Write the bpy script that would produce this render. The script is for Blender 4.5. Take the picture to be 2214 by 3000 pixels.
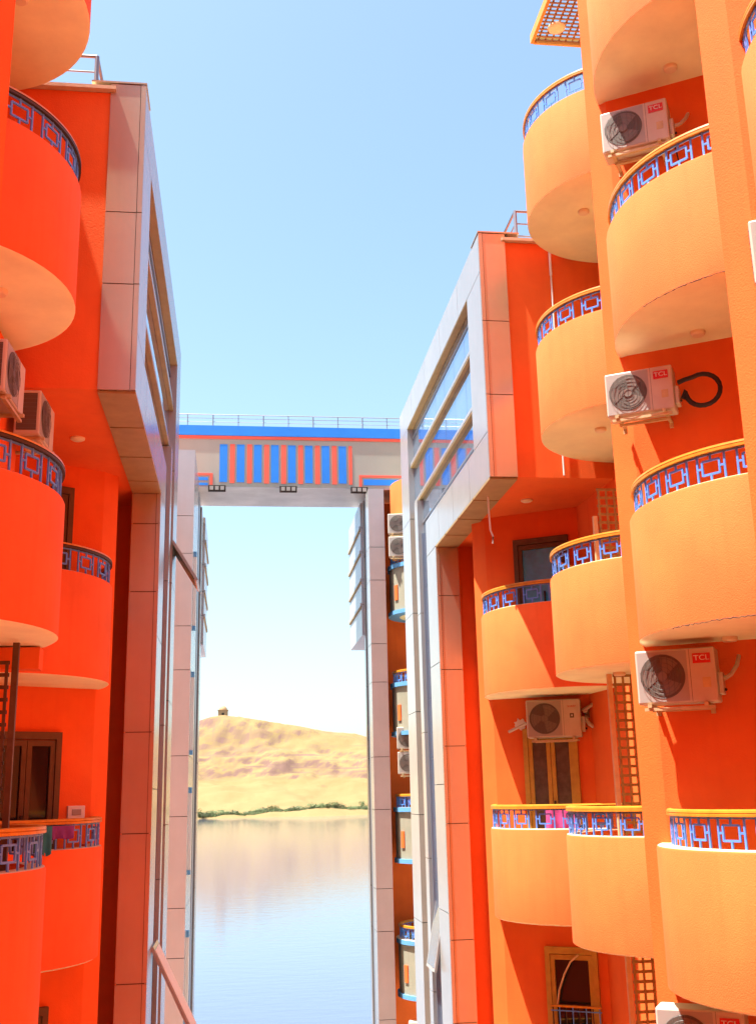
import bpy, bmesh, math, random
from mathutils import Vector, noise
random.seed(7)
R = math.radians
for o in list(bpy.data.objects): bpy.data.objects.remove(o)
scn = bpy.context.scene
col = scn.collection

# ------------------------------------------------------------------ materials
def mat(name, base, rough=.7, metal=0., spec=.4, var=0., vscale=3., bump=0., bscale=60., streak=0., streakcol=None, col2=None):
    m = bpy.data.materials.new(name); m.use_nodes = True
    nt = m.node_tree; b = nt.nodes['Principled BSDF']
    b.inputs['Base Color'].default_value = (*base, 1)
    b.inputs['Roughness'].default_value = rough
    b.inputs['Metallic'].default_value = metal
    b.inputs['Specular IOR Level'].default_value = spec
    tc = nt.nodes.new('ShaderNodeTexCoord')
    geo = nt.nodes.new('ShaderNodeNewGeometry')
    last = None
    if var > 0:
        n = nt.nodes.new('ShaderNodeTexNoise'); n.inputs['Scale'].default_value = vscale
        n.inputs['Detail'].default_value = 8; n.inputs['Roughness'].default_value = .62
        nt.links.new(geo.outputs['Position'], n.inputs['Vector'])
        mx = nt.nodes.new('ShaderNodeMix'); mx.data_type = 'RGBA'
        d = col2 if col2 else tuple(c * (1 - var) for c in base)
        l = tuple(min(1, c * (1 + var * .7)) for c in base)
        mx.inputs['A'].default_value = (*d, 1); mx.inputs['B'].default_value = (*l, 1)
        mr = nt.nodes.new('ShaderNodeMapRange'); mr.inputs['From Min'].default_value = .3; mr.inputs['From Max'].default_value = .7
        nt.links.new(n.outputs['Fac'], mr.inputs['Value'])
        nt.links.new(mr.outputs['Result'], mx.inputs['Factor'])
        last = mx.outputs['Result']
    if streak > 0:
        mp = nt.nodes.new('ShaderNodeMapping'); mp.inputs['Scale'].default_value = (6, 6, .35)
        nt.links.new(geo.outputs['Position'], mp.inputs['Vector'])
        n2 = nt.nodes.new('ShaderNodeTexNoise'); n2.inputs['Scale'].default_value = 1.6; n2.inputs['Detail'].default_value = 6
        nt.links.new(mp.outputs['Vector'], n2.inputs['Vector'])
        mr2 = nt.nodes.new('ShaderNodeMapRange'); mr2.inputs['From Min'].default_value = .5; mr2.inputs['From Max'].default_value = .8
        mr2.inputs['To Max'].default_value = streak
        nt.links.new(n2.outputs['Fac'], mr2.inputs['Value'])
        mx2 = nt.nodes.new('ShaderNodeMix'); mx2.data_type = 'RGBA'
        if last: nt.links.new(last, mx2.inputs['A'])
        else: mx2.inputs['A'].default_value = (*base, 1)
        sc = streakcol or tuple(c * .5 for c in base)
        mx2.inputs['B'].default_value = (*sc, 1)
        nt.links.new(mr2.outputs['Result'], mx2.inputs['Factor'])
        last = mx2.outputs['Result']
    if last: nt.links.new(last, b.inputs['Base Color'])
    if bump > 0:
        n3 = nt.nodes.new('ShaderNodeTexNoise'); n3.inputs['Scale'].default_value = bscale; n3.inputs['Detail'].default_value = 5
        nt.links.new(geo.outputs['Position'], n3.inputs['Vector'])
        bp = nt.nodes.new('ShaderNodeBump'); bp.inputs['Strength'].default_value = bump; bp.inputs['Distance'].default_value = .01
        nt.links.new(n3.outputs['Fac'], bp.inputs['Height'])
        nt.links.new(bp.outputs['Normal'], b.inputs['Normal'])
    return m

ORANGE = (.83, .153, .027)
M = dict(
    plaster=mat('orange_plaster', ORANGE, .85, spec=.2, var=.10, vscale=1.1, bump=.35, bscale=70, streak=.20, streakcol=(.64, .095, .022)),
    plaster_f=mat('orange_plaster_balcony', (.85, .153, .035), .85, spec=.2, var=.13, vscale=1.1, bump=.4, bscale=85, streak=.30, streakcol=(.66, .11, .02)),
    soffit=mat('cream_soffit_paint', (.90, .86, .52), .85, spec=.2, var=.10, vscale=1.7, bump=.15, streak=.0),
    ledge=mat('cream_ledge', (.62, .47, .30), .8, spec=.25, var=.15, vscale=5, bump=.2),
    clad=mat('silver_cladding', (.33, .325, .31), .20, spec=.5, var=.07, vscale=1.3, bump=.05, bscale=8, streak=.25, streakcol=(.26, .25, .23)),
    tan=mat('bounce_tan_cladding', (.55, .43, .30), .26, metal=.6, spec=.45, var=.07, vscale=1.3, bump=.05, bscale=8, streak=.25, streakcol=(.46, .35, .24)),  # orange bounce on the camera-facing panels is put into this separate tan
    ochre=mat('ochre_panel', (.36, .255, .11), .6, var=.15, vscale=4),
    pale=mat('hazed_cladding', (.44, .45, .47), .25, spec=.5, var=.06, vscale=1.5),  # haze and sky reflection on the far box put into its colour
    under=mat('bridge_underside', (.56, .58, .60), .35, spec=.4, var=.25, vscale=.9),  # light thrown up by the water is put into this paler tone
    darkwood=mat('dark_wood', (.10, .05, .018), .6, var=.2, vscale=12),
    postw=mat('pale_post', (.72, .46, .22), .6, var=.12, vscale=9),
    fartan=mat('far_cladding', (.50, .46, .44), .28, metal=.4, var=.07, vscale=1.3, streak=.2, streakcol=(.46, .39, .33)),
    pergw=mat('pergola_wood', (.27, .15, .06), .6, var=.2, vscale=14),
    dark=mat('dark_gap', (.035, .025, .02), .8),
    brown=mat('brown_frame', (.11, .065, .03), .5, var=.2, vscale=9),
    glass=mat('mirror_glass', (.42, .55, .72), .03, metal=.85, var=.12, vscale=.8, bump=.04, bscale=1.5),
    dglass=mat('dark_glass', (.012, .014, .018), .05, spec=.6),
    bglass=mat('blue_glass', (.05, .40, .75), .06, spec=.6, var=.4, vscale=3),
    rail=mat('varnished_handrail', (.58, .24, .022), .35, spec=.5, var=.2, vscale=12),
    darkbar_railshade=mat('dark_bar_and_rail_shade', (.05, .03, .015), .5),  # shade painted onto upper left handrails; also plain dark door bars
    bar=mat('blue_painted_bar', (.10, .28, .78), .4, spec=.5, var=.15, vscale=14),
    acw=mat('ac_white', (.56, .50, .40), .45, spec=.4, var=.08, vscale=5, streak=.25, streakcol=(.42, .37, .28)),
    acd=mat('ac_dark', (.11, .09, .07), .6),
    acg=mat('ac_grille', (.36, .34, .30), .5),
    guard=mat('ac_guard_wire', (.13, .12, .11), .5),
    blade=mat('ac_blade', (.19, .15, .12), .5),
    red=mat('red_badge', (.55, .015, .015), .4),
    white=mat('white_paint', (.75, .74, .70), .5),
    black=mat('black_rubber', (.018, .017, .017), .55, var=.2, vscale=20),
    bracket=mat('bracket_steel', (.55, .42, .22), .5, var=.2, vscale=10),
    trellis=mat('trellis_wood', (.40, .25, .07), .6, var=.25, vscale=14),
    frame=mat('ochre_door_frame', (.50, .30, .05), .5, var=.15, vscale=9),
    curtain=mat('grey_curtain', (.10, .085, .065), .25, spec=.5, var=.35, vscale=9),
    steel=mat('grey_steel', (.22, .24, .28), .4, metal=.5),
    bridge=mat('bridge_plaster', (.37, .385, .33), .8, var=.06, vscale=.8, bump=.2, bscale=40, streak=.18, streakcol=(.31, .315, .27)),
    blue=mat('bright_blue_paint', (.02, .25, .85), .6, var=.08, vscale=2),
    redp=mat('coral_red_paint', (.85, .13, .08), .6, var=.08, vscale=2),
    lblue=mat('light_blue_paint', (.12, .34, .60), .6, var=.1, vscale=3),
    greyb=mat('beige_grey_plaster', (.30, .285, .21), .85, var=.09, vscale=3, bump=.4, bscale=50, streak=.25, streakcol=(.22, .205, .15)),
    pink=mat('pink_cloth', (.55, .06, .22), .9, var=.3, vscale=6),
    purple=mat('purple_cloth', (.20, .04, .22), .9, var=.3, vscale=6),
    teal=mat('teal_cloth', (.03, .22, .26), .9, var=.3, vscale=6),
    ground=mat('paved_ground', (.66, .58, .46), .9, var=.2, vscale=.6, bump=.3, bscale=20),
    lamp=mat('lamp_diffuser', (.82, .70, .44), .4),
    sandstone=mat('tomb_sandstone', (.42, .26, .14), .9, var=.15, vscale=.5),
)
def leafmat(name, c):
    return mat(name, c, .7, var=.45, vscale=.9)
M['leaf1'] = leafmat('leaf_green', (.13, .17, .06)); M['leaf2'] = leafmat('leaf_dusty', (.16, .17, .08))
M['bark'] = mat('bark', (.10, .07, .045), .9)

# ------------------------------------------------------------------ mesh builder
class MB:
    def __init__(s): s.v = []; s.f = []; s.m = []; s.mats = []
    def mi(s, m):
        if m not in s.mats: s.mats.append(m)
        return s.mats.index(m)
    def face(s, idx, m): s.f.append(idx); s.m.append(s.mi(m))
    def hexa(s, p, m):          # 8 points: bottom 4 ccw, top 4 ccw
        b = len(s.v); s.v += [tuple(q) for q in p]
        for q in ((3, 2, 1, 0), (4, 5, 6, 7), (0, 1, 5, 4), (1, 2, 6, 5), (2, 3, 7, 6), (3, 0, 4, 7)):
            s.face([b + i for i in q], m)
    def box(s, x0, x1, y0, y1, z0, z1, m):
        if x0 > x1: x0, x1 = x1, x0
        if y0 > y1: y0, y1 = y1, y0
        s.hexa([(x0, y0, z0), (x1, y0, z0), (x1, y1, z0), (x0, y1, z0), (x0, y0, z1), (x1, y0, z1), (x1, y1, z1), (x0, y1, z1)], m)
    def obox(s, c, ex, ey, ez, hx, hy, hz, m):   # oriented box, half sizes
        c, ex, ey, ez = Vector(c), Vector(ex).normalized(), Vector(ey).normalized(), Vector(ez).normalized()
        q = []
        for dz in (-1, 1):
            for dx, dy in ((-1, -1), (1, -1), (1, 1), (-1, 1)):
                q.append(c + ex * hx * dx + ey * hy * dy + ez * hz * dz)
        s.hexa(q, m)
    def prism(s, poly, z0, z1, m, mtop=None, mbot=None):
        a = sum(poly[i][0] * poly[(i + 1) % len(poly)][1] - poly[(i + 1) % len(poly)][0] * poly[i][1] for i in range(len(poly)))
        if a < 0: poly = poly[::-1]
        n = len(poly); b = len(s.v)
        s.v += [(p[0], p[1], z0) for p in poly] + [(p[0], p[1], z1) for p in poly]
        for i in range(n):
            j = (i + 1) % n; s.face([b + i, b + j, b + n + j, b + n + i], m)
        s.face([b + n + i for i in range(n)], mtop or m)
        s.face([b + n - 1 - i for i in range(n)], mbot or m)
    def tube(s, pts, r, m, n=8, cap=True):
        pts = [Vector(p) for p in pts]; b0 = len(s.v); up = Vector((0, 0, 1)); k = len(pts)
        for i, p in enumerate(pts):
            t = (pts[min(i + 1, k - 1)] - pts[max(i - 1, 0)]).normalized()
            a = t.cross(up)
            if a.length < 1e-3: a = t.cross(Vector((1, 0, 0)))
            a.normalize(); c = a.cross(t)
            rr = r[i] if isinstance(r, (list, tuple)) else r
            for q in range(n):
                th = 2 * math.pi * q / n
                s.v.append(tuple(p + a * rr * math.cos(th) + c * rr * math.sin(th)))
        for i in range(k - 1):
            for q in range(n):
                w = (q + 1) % n
                s.face([b0 + i * n + q, b0 + i * n + w, b0 + (i + 1) * n + w, b0 + (i + 1) * n + q], m)
        if cap:
            s.face([b0 + q for q in range(n)][::-1], m); s.face([b0 + (k - 1) * n + q for q in range(n)], m)
    def revolve(s, C, prof, a0, a1, n, mats):   # prof: list of (r,z); mats: material per segment
        full = abs(a1 - a0 - 2 * math.pi) < 1e-4
        cols = n if full else n + 1; b = len(s.v); k = len(prof)
        for i in range(cols):
            a = a0 + (a1 - a0) * i / n
            for r, z in prof: s.v.append((C[0] + r * math.cos(a), C[1] + r * math.sin(a), z))
        for i in range(n):
            j = (i + 1) % cols
            for q in range(k - 1):
                if prof[q][0] < 1e-5 and prof[q + 1][0] < 1e-5: continue
                s.face([b + i * k + q, b + j * k + q, b + j * k + q + 1, b + i * k + q + 1], mats[q])
        if not full:
            s.face([b + q for q in range(k)], mats[0]); s.face([b + (cols - 1) * k + q for q in range(k)][::-1], mats[0])
    def build(s, name, parent=None, smooth=None, bevel=0):
        me = bpy.data.meshes.new(name); me.from_pydata(s.v, [], s.f)
        for m in s.mats: me.materials.append(m)
        me.polygons.foreach_set('material_index', s.m)
        bm = bmesh.new(); bm.from_mesh(me)
        bmesh.ops.remove_doubles(bm, verts=bm.verts, dist=1e-5)
        bmesh.ops.recalc_face_normals(bm, faces=bm.faces)
        bm.to_mesh(me); bm.free()
        if smooth:
            for p in me.polygons: p.use_smooth = True
            me.set_sharp_from_angle(angle=R(smooth))
        o = bpy.data.objects.new(name, me); col.objects.link(o)
        if parent: o.parent = parent
        if bevel:
            bv = o.modifiers.new('bevel', 'BEVEL'); bv.width = bevel; bv.segments = 2; bv.limit_method = 'ANGLE'; bv.angle_limit = R(50)
        return o

def thing(name, label, cat, group=None, loc=(0, 0, 0), rz=0):
    o = bpy.data.objects.new(name, None); col.objects.link(o); o.location = loc; o.rotation_euler = (0, 0, rz)
    o.empty_display_size = .2
    return tag(o, label, cat, group)
def tag(o, label=None, cat=None, group=None, kind=None):
    if label: o['label'] = label
    if cat: o['category'] = cat
    if group: o['group'] = group
    if kind: o['kind'] = kind
    return o
def copy_tree(o, parent=None):
    c = o.copy(); col.objects.link(c)
    if parent: c.parent = parent
    for ch in o.children: copy_tree(ch, c)
    return c
def text_mesh(body, size, m, extrude=.002):
    cu = bpy.data.curves.new('lettering', 'FONT'); cu.body = body; cu.size = size; cu.extrude = extrude
    cu.align_x = 'CENTER'; cu.align_y = 'CENTER'
    ob = bpy.data.objects.new('lettering', cu); col.objects.link(ob)
    dg = bpy.context.evaluated_depsgraph_get(); dg.update()
    me = bpy.data.meshes.new_from_object(ob.evaluated_get(dg))
    bpy.data.objects.remove(ob); me.materials.clear(); me.materials.append(m)
    return me

# ------------------------------------------------------------------ balconies
S = 3.14                                   # storey height
def angpt(C, r, a, z): return Vector((C[0] + r * math.cos(a), C[1] + r * math.sin(a), z))

def railing(parent, C, r, a0, a1, z0, h=.265, under='rail'):
    """key-pattern balustrade along an arc, and the varnished handrail on top"""
    g = MB(); t = .0092; bm_ = M['bar']
    def post(a, za, zb, w=t):
        p = angpt(C, r, a, (za + zb) / 2); er = Vector((math.cos(a), math.sin(a), 0)); et = Vector((-math.sin(a), math.cos(a), 0))
        g.obox(p, et, er, (0, 0, 1), w, w * .8, (zb - za) / 2, bm_)
    def hbar(aa, ab, z, w=t):
        k = max(1, int(abs(ab - aa) / .12))
        for i in range(k):
            p, q = angpt(C, r, aa + (ab - aa) * i / k, z), angpt(C, r, aa + (ab - aa) * (i + 1) / k, z)
            d = q - p; am = aa + (ab - aa) * (i + .5) / k
            g.obox((p + q) / 2, d, (math.cos(am), math.sin(am), 0), (0, 0, 1), d.length / 2, w * .8, w, bm_)
    L = r * (a1 - a0); n = max(1, round(L / .40)); u = (a1 - a0) / n; f = 1 / r
    zt = z0 + h
    for i in range(n):
        m_ = a0 + u * (i + .5)
        for sgn in (-1, 1):
            post(m_ + sgn * .135 * f, z0, zt)
            post(m_ + sgn * .085 * f, z0 + h * .24, z0 + h * .74)
            hbar(m_ + sgn * .085 * f, m_ + sgn * .135 * f, z0 + h * .5)
        hbar(m_ - .085 * f, m_ + .085 * f, z0 + h * .26); hbar(m_ - .085 * f, m_ + .085 * f, z0 + h * .74)
        post(m_, z0, z0 + h * .25); post(m_, z0 + h * .74, zt)
    hbar(a0, a1, zt - .012, .008)
    ra = g.build('railing', parent)
    hr = MB(); n = max(12, int((a1 - a0) / .06))
    w = .032
    prof = [(r - w, zt), (r + w, zt), (r + w, zt + .022), (r + w - .008, zt + .027), (r + w, zt + .032), (r + w - .004, zt + .052), (r, zt + .06), (r - w + .004, zt + .052), (r - w, zt)]
    hr.revolve(C, prof, a0, a1, n, [M[under]] * 4 + [M['rail']] * 4)
    ho = hr.build('handrail', parent, smooth=40)
    return ra, ho

def balcony(parent, C, k, r=1.2, a0=0, a1=2 * math.pi, lamp=None, body='plaster_f', top='ledge', under='soffit', rim=None, low=0., rail=True, inset=.045, railmat='rail', skip=.02, ra=None):
    zb, zl = -1.77 + S * k - low, -.52 + S * k
    g = MB(); P, T, U = M[body], M[top], M[under]
    n = max(24, int(64 * (a1 - a0) / (2 * math.pi)))
    if rim is None:
        prof = [(0, zb), (r - .03, zb), (r, zb + .018), (r, zl - .03), (r - .012, zl - .008), (r - .03, zl), (r - .17, zl), (r - .17, zl - .75), (0, zl - .75)]
        ms = [U, U, P, P, T, T, P, U]
    else:
        Q = M[rim]
        prof = [(0, zb), (r - .25, zb), (r - .25, zb - .003), (r + .05, zb - .003), (r + .05, zb + .10), (r, zb + .10), (r, zl - .11), (r + .05, zl - .11), (r + .05, zl), (r - .17, zl), (r - .17, zl - .75), (0, zl - .75)]
        ms = [U, Q, Q, Q, Q, P, Q, Q, T, P, U]
    g.revolve(C, prof, a0, a1, n, ms)
    b = g.build('balcony', parent, smooth=35)
    r0, r1 = ra or (a0, a1)
    if rail: railing(b, C, r - inset, r0 + (skip if r1 - r0 < 6.28 else 0), r1 - (skip if r1 - r0 < 6.28 else 0), zl, under=railmat)
    if lamp:
        l = MB(); l.revolve((lamp[0], lamp[1]), [(0, zb - .045), (.06, zb - .045), (.075, zb - .03), (.078, zb + .01), (0, zb + .01)], 0, 2 * math.pi, 20, [M['lamp']] * 4)
        l.build('ceiling_lamp', b, smooth=40)
    return b

# ------------------------------------------------------------------ RIGHT building (nearest, sunlit)
rb = thing('apartment_building', 'sunlit orange apartment building with round balconies beside the river passage', 'building', 'orange apartment buildings along the passage', (5.5, 10, -10.2))
def P(o, parent):          # parent while keeping world coordinates
    o.parent = parent; o.matrix_parent_inverse = parent.matrix_world.inverted(); return o
bpy.context.view_layer.update()
def setpar(o, root):
    o.parent = root; o.location = o.location - root.location
GZ = -10.2
D_ = Vector((.85, -.52))                   # direction of the sawtooth walls on the right
def rpt(c, d): return (c[0] + d[0], c[1] + d[1])
C1o, C3o = (4.88, 16.14), (5.09, 9.94)
C1, C2, C3 = (5.03, 16.1), (5.25, 12.98), (5.40, 9.70)
C4o, C4 = (5.0, 6.85), (5.19, 6.9)
A3, A4 = rpt(C3o, (-1.14, .75)), rpt(C4o, (-1.13, .75))
K3, K4 = rpt(C3o, (-.98, .53)), rpt(C4o, (-.97, .53))
A1, K1 = rpt(C1o, (-1.14, .76)), rpt(C1o, (-.98, .54))
def along(p, t, sx=1): return (p[0] + sx * .85 * t, p[1] - .52 * t)

g = MB()
poly = [(9, 13.55), (5.04, 13.55), (5.95, 12.95), A3, K3, along(K3, 1.75), A4, K4, along(K4, 1.9), (5.7, -6), (9, -6)]
g.prism(poly, GZ, 11.0, M['plaster'])
w_near = g.build('wall', rb); setpar(w_near, rb)
g = MB()
g.prism([A1, K1, along(K1, 1.52), (5.3, 13.4), (9, 13.4), (9, 20), (3.87, 20), (3.865, 18.75), (4.16, 18.75), (3.98, 17.2)], GZ, 4.4, M['plaster'])
o = g.build('wall', rb); setpar(o, rb)
g = MB()
g.prism([(3.86, 14.3), (9, 14.3), (9, 23.2), (3.86, 23.2)], 4.27, 7.92, M['plaster'])
g.box(3.80, 9, 14.22, 14.55, 7.925, 7.97, M['ledge'])
o = g.build('wall', rb); setpar(o, rb)

def add(root, fn, *a, **k):
    o = fn(root, *a, **k); setpar(o, root); return o
AR0, AR1 = R(148), R(326)
def crack(b, C, r, a0, a1, z, seed):
    g = MB(); q = random.Random(seed); n = 60; pts = []; rs = []
    for i in range(n + 1):
        t = a0 + (a1 - a0) * i / n; pts.append((C[0] + (r + .001) * math.cos(t), C[1] + (r + .001) * math.sin(t), z + q.uniform(-.005, .009))); rs.append(q.uniform(.0008, .0055))
    g.tube(pts, rs, M['dark'], 4)
    g.build('crack', b)
for k in (-1, 0, 1): add(rb, balcony, C1, k, 1.35, R(108), R(326), ra=(R(151), R(326)))
for k in (-1, 0, 1, 2, 3): add(rb, balcony, C2, k, 1.35, 0, 2 * math.pi, lamp=(4.60, 12.85))
for k in (-1, 0, 1, 2, 3):
    b3 = add(rb, balcony, C3, k, 1.60, R(106), AR1, ra=(AR0, AR1), lamp=(4.62, 9.80), inset=.15 if k < 1 else .07, skip=.10 if k < 1 else .03)
    # world-space crack along the lower rim of the two cracked parapets
    if k in (1, 2):
        crack(b3, C3, 1.60, R(195), R(250), -1.77 + S * k + .006, k)
for k in (0, 1, 2, 3): add(rb, balcony, C4, k, 1.2, R(110), AR1, ra=(AR0, AR1), lamp=(4.7, 6.65))

# doors and windows on the sawtooth walls (two-leaf glazed doors)
def glazed_door(root, p, t0, t1, z0, z1, sx=1, kind='curtain', fr='frame', name='door', leaves=2):
    ex = Vector((sx * .85, -.52, 0)).normalized(); n = Vector((-sx * .52, -.85, 0)).normalized(); ez = Vector((0, 0, 1))
    o0 = Vector((p[0], p[1], 0))
    g = MB()
    def bar(ta, tb, za, zb, dep, th, m):
        c = o0 + ex * (ta + tb) / 2 + n * dep + ez * (za + zb) / 2
        g.obox(c, ex, n, ez, (tb - ta) / 2, th, (zb - za) / 2, m)
    f = M[fr]
    bar(t0, t0 + .07, z0, z1, .02, .05, f); bar(t1 - .07, t1, z0, z1, .02, .05, f); bar(t0 + .07, t1 - .07, z1 - .09, z1, .02, .05, f)
    ww = (t1 - t0 - .14) / leaves
    for i in range(leaves):
        a = t0 + .07 + ww * i + .004; b = a + ww - .008
        bar(a, a + .06, z0, z1 - .1, .02, .03, f); bar(b - .06, b, z0, z1 - .1, .02, .03, f)
        bar(a + .06, b - .06, z1 - .17, z1 - .1, .02, .03, f); bar(a + .06, b - .06, z0, z0 + .12, .02, .03, f)
    d = g.build(name, root)
    g = MB()
    for i in range(leaves):
        a = t0 + .07 + ww * i + .064; b = a + ww - .128
        bar(a, b, z0 + .12, z1 - .17, .008, .008, M[kind])
    pn = g.build('pane', d)
    g = MB()
    bar((t0 + t1) / 2 + .02, (t0 + t1) / 2 + .045, z0 + .95, z0 + 1.12, .07, .015, M['dark'])
    g.build('handle', d)
    setpar(d, root); return d
glazed_door(rb, K1, .47, 1.30, -1.28, .90)
glazed_door(rb, K1, .62, 1.38, -1.28 - S, .95 - S, kind='dglass', leaves=1)
glazed_door(rb, K1, .48, 1.36, -1.28 + S, .70 + S, kind='bglass', fr='brown', name='window', leaves=1)

ex = Vector((.85, -.52, 0)).normalized(); nn = Vector((-.52, -.85, 0)).normalized(); o0 = Vector((K1[0], K1[1], 0))
g = MB()
def jb(ta, tb, za, zb, d, th, m): g.obox(o0 + ex * (ta + tb) / 2 + nn * d + Vector((0, 0, (za + zb) / 2)), ex, nn, (0, 0, 1), (tb - ta) / 2, th, (zb - za) / 2, M[m])
jb(.70, 1.42, -2.965, -2.94, .16, .025, 'rail'); jb(.70, 1.42, -3.40, -3.37, .13, .06, 'ledge'); jb(.70, 1.42, -3.02, -3.005, .16, .01, 'bar')
for i in range(8): jb(.72 + .095 * i, .735 + .095 * i, -3.37, -2.965, .16, .008, 'bar' if i % 2 else 'darkbar_railshade')
for i in range(3): jb(.78 + .19 * i, .90 + .19 * i, -3.28, -3.265, .165, .008, 'bar')
o = g.build('door_rail_bars', rb); setpar(o, rb)  # rail and bars set in front of the lower door
g = MB(); g.tube([tuple(o0 + ex * t + nn * .10 + Vector((0, 0, z))) for t, z in ((.78, -2.95), (.82, -2.75), (.90, -2.55), (1.0, -2.38), (1.12, -2.28))], .014, M['postw'], 6)
o = g.build('hose', rb, smooth=60); setpar(o, rb)

# ---------------------------------------------------------------- glazed bay (cladding + windows)
def bay(root, sx, Xp, Yf, Yc, Ye, Yg, ytop_end):
    """u = depth into the building from the street plane"""
    def bx(g, u0, u1, y0, y1, z0, z1, m): g.box(Xp + sx * u0, Xp + sx * u1, y0, y1, z0, z1, m)
    zb, zt = 4.25, 8.03; G = .012
    # dark carrier behind the joints
    g = MB()
    bx(g, .03, .385, Yf + .03, Yf + .5, zb + .03, zt - .03, M['dark'])
    bx(g, .03, .385, Yc + .03, Yc + .9, GZ, zb + .02, M['dark'])
    o = g.build('carrier_frame', root); setpar(o, root)
    # front return panels of the cantilevered box
    g = MB()
    zs = [zb, 5.48, 6.62, zt] if sx > 0 else [zb, 5.50, 6.38, zt]
    for a, b in zip(zs, zs[1:]):
        bx(g, .062, .40, Yf, Yf + .03, a + G, b, M['tan']); bx(g, 0.0, .055, Yf - .008, Yf + .022, a + G, b, M['tan'])
    zs = [zb - .02, 3.78, 2.80, .87, -.45, -2.3, -3.6, -5.5, -7.4, GZ] if sx < 0 else [zb - .02, 3.35, 2.05, .75, -.52, -2.35, -3.6, -5.5, -7.4, GZ]
    for b, a in zip(zs, zs[1:]):
        bx(g, .062, .40, Yc, Yc + .03, a + G, b, M['tan']); bx(g, 0.0, .055, Yc - .008, Yc + .022, a + G, b, M['tan'])
    # underside of box
    ys = [Yf + .0, Yf + 1.15, Yf + 2.3, Yf + 3.4, Yc - .012]
    for a, b in zip(ys, ys[1:]): bx(g, .0, .40, a + G + .03, b, zb - .018, zb + .012, M['ochre'])
    o = g.build('return_cladding', root); setpar(o, root)
    # street side cladding
    g = MB(); c = M['clad']
    def strip_y(y0, y1, z0, z1, n, u=.2):
        for i in range(n):
            a = y0 + (y1 - y0) * i / n; b = y0 + (y1 - y0) * (i + 1) / n
            bx(g, 0, u, a + (G if i else 0), b, z0, z1, c)
    def strip_z(y0, y1, z0, z1, n, u=.2):
        for i in range(n):
            a = z0 + (z1 - z0) * i / n; b = z0 + (z1 - z0) * (i + 1) / n
            bx(g, 0, u, y0, y1, a + (G if i else 0), b, c)
    strip_y(Yf + .036, ytop_end, 7.42, zt, 5)                       # top beam
    strip_y(Yf + .036, Yc + .95, zb + .015, 4.93, 4)                # bottom beam
    strip_z(Yf + .036, Yf + .95, 4.93 + G, 7.42 - G, 1)             # front stile
    strip_z(Yc + .036, Yc + .95, GZ, zb, 7)                         # lower column
    strip_z(Yg, Ye, GZ, 7.42 - G, 9)                                # far stile
    strip_z(Yg - .95, Yg - .62, GZ, 5.6, 7, .16)                    # inner mullion column
    o = g.build('side_cladding', root); setpar(o, root)
    # glass set back
    g = MB(); gl = M['glass']
    def panes(y0, y1, z0, z1, ny, nz, u):
        for i in range(ny):
            for j in range(nz):
                a, b = y0 + (y1 - y0) * i / ny, y0 + (y1 - y0) * (i + 1) / ny
                e, f = z0 + (z1 - z0) * j / nz, z0 + (z1 - z0) * (j + 1) / nz
                bx(g, u, u + .012, a + .006, b - .006, e + .006, f - .006, gl)
    panes(Yf + .95, Yg, 4.93, 7.42, 7, 3, .12)
    panes(Yc + .95, Yg - .95, GZ, 4.92, 1, 14, .10)
    o = g.build('glazing', root); setpar(o, root)
    g = MB()
    bx(g, .22, .38, Yf + .5, Ye, GZ if False else 4.3, 7.9, M['dark']); bx(g, .22, .38, Yc + .9, Ye, GZ, 4.29, M['dark'])
    bx(g, .10, .16, Yg - .62, Yg, GZ, 5.6, M['tan'])
    o = g.build('backing', root); setpar(o, root)
    g = MB(); bx(g, .004, .118, Yf + .956, Yg - .006, 7.40, 7.4195, M['ochre']); o = g.build('window_head', root); setpar(o, root)
    # horizontal fins
    for z in (5.68, 6.60):
        g = MB(); bx(g, .045, .118, Yf + .955, Yg - .005 if z > 6 else Yg - .4, z - .02, z + .04, c)
        bx(g, .05, .118, Yf + .956, Yg - .01 if z > 6 else Yg - .41, z - .055, z - .021, M['ochre'])
        o = g.build('window_fin', root); setpar(o, root)
    # frame bars of the windows
    g = MB()
    for z in (5.15, 7.2): bx(g, .105, .118, Yf + .955, Yg - .005, z - .02, z + .02, M['steel'])
    bx(g, .06, .098, Yc + .952, Yc + 1.0, GZ, 4.92, M['steel']); bx(g, .06, .098, Yg - 1.0, Yg - .952, GZ, 4.92, M['steel'])
    o = g.build('window_frame', root); setpar(o, root)
    # roof
    g = MB(); bx(g, .03, .46, Yf + .05, ytop_end - .03, zt - .06, zt + .012, M['dark']); bx(g, -.01, .62, Yf - .01, Yf + .5, zt + .013, zt + .035, M['tan'])
    o = g.build('roof', root); setpar(o, root)

bay(rb, 1, 3.45, 14.25, 18.6, 22.4, 21.4, 22.4)
def sash(root, sx, Xp, y0, y1, ztop, h, ang, m, name='open_sash'):
    g = MB(); a = R(ang)
    ez = Vector((-sx * math.sin(a), 0, -math.cos(a))); n = Vector((-sx * math.cos(a), 0, math.sin(a)))
    c = Vector((Xp, (y0 + y1) / 2, ztop)) + ez * h / 2
    g.obox(c, (0, 1, 0), n, ez, (y1 - y0) / 2, .022, h / 2, M['clad'])
    g.obox(c + n * .024, (0, 1, 0), n, ez, (y1 - y0) / 2 - .06, .004, h / 2 - .06, m)
    g.obox(c - n * .024, (0, 1, 0), n, ez, (y1 - y0) / 2 - .06, .004, h / 2 - .06, M['brown'])
    o = g.build(name, root); setpar(o, root)
sash(rb, 1, 3.60, 19.58, 20.4, -1.75, 1.25, 11, M['glass'])

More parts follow.
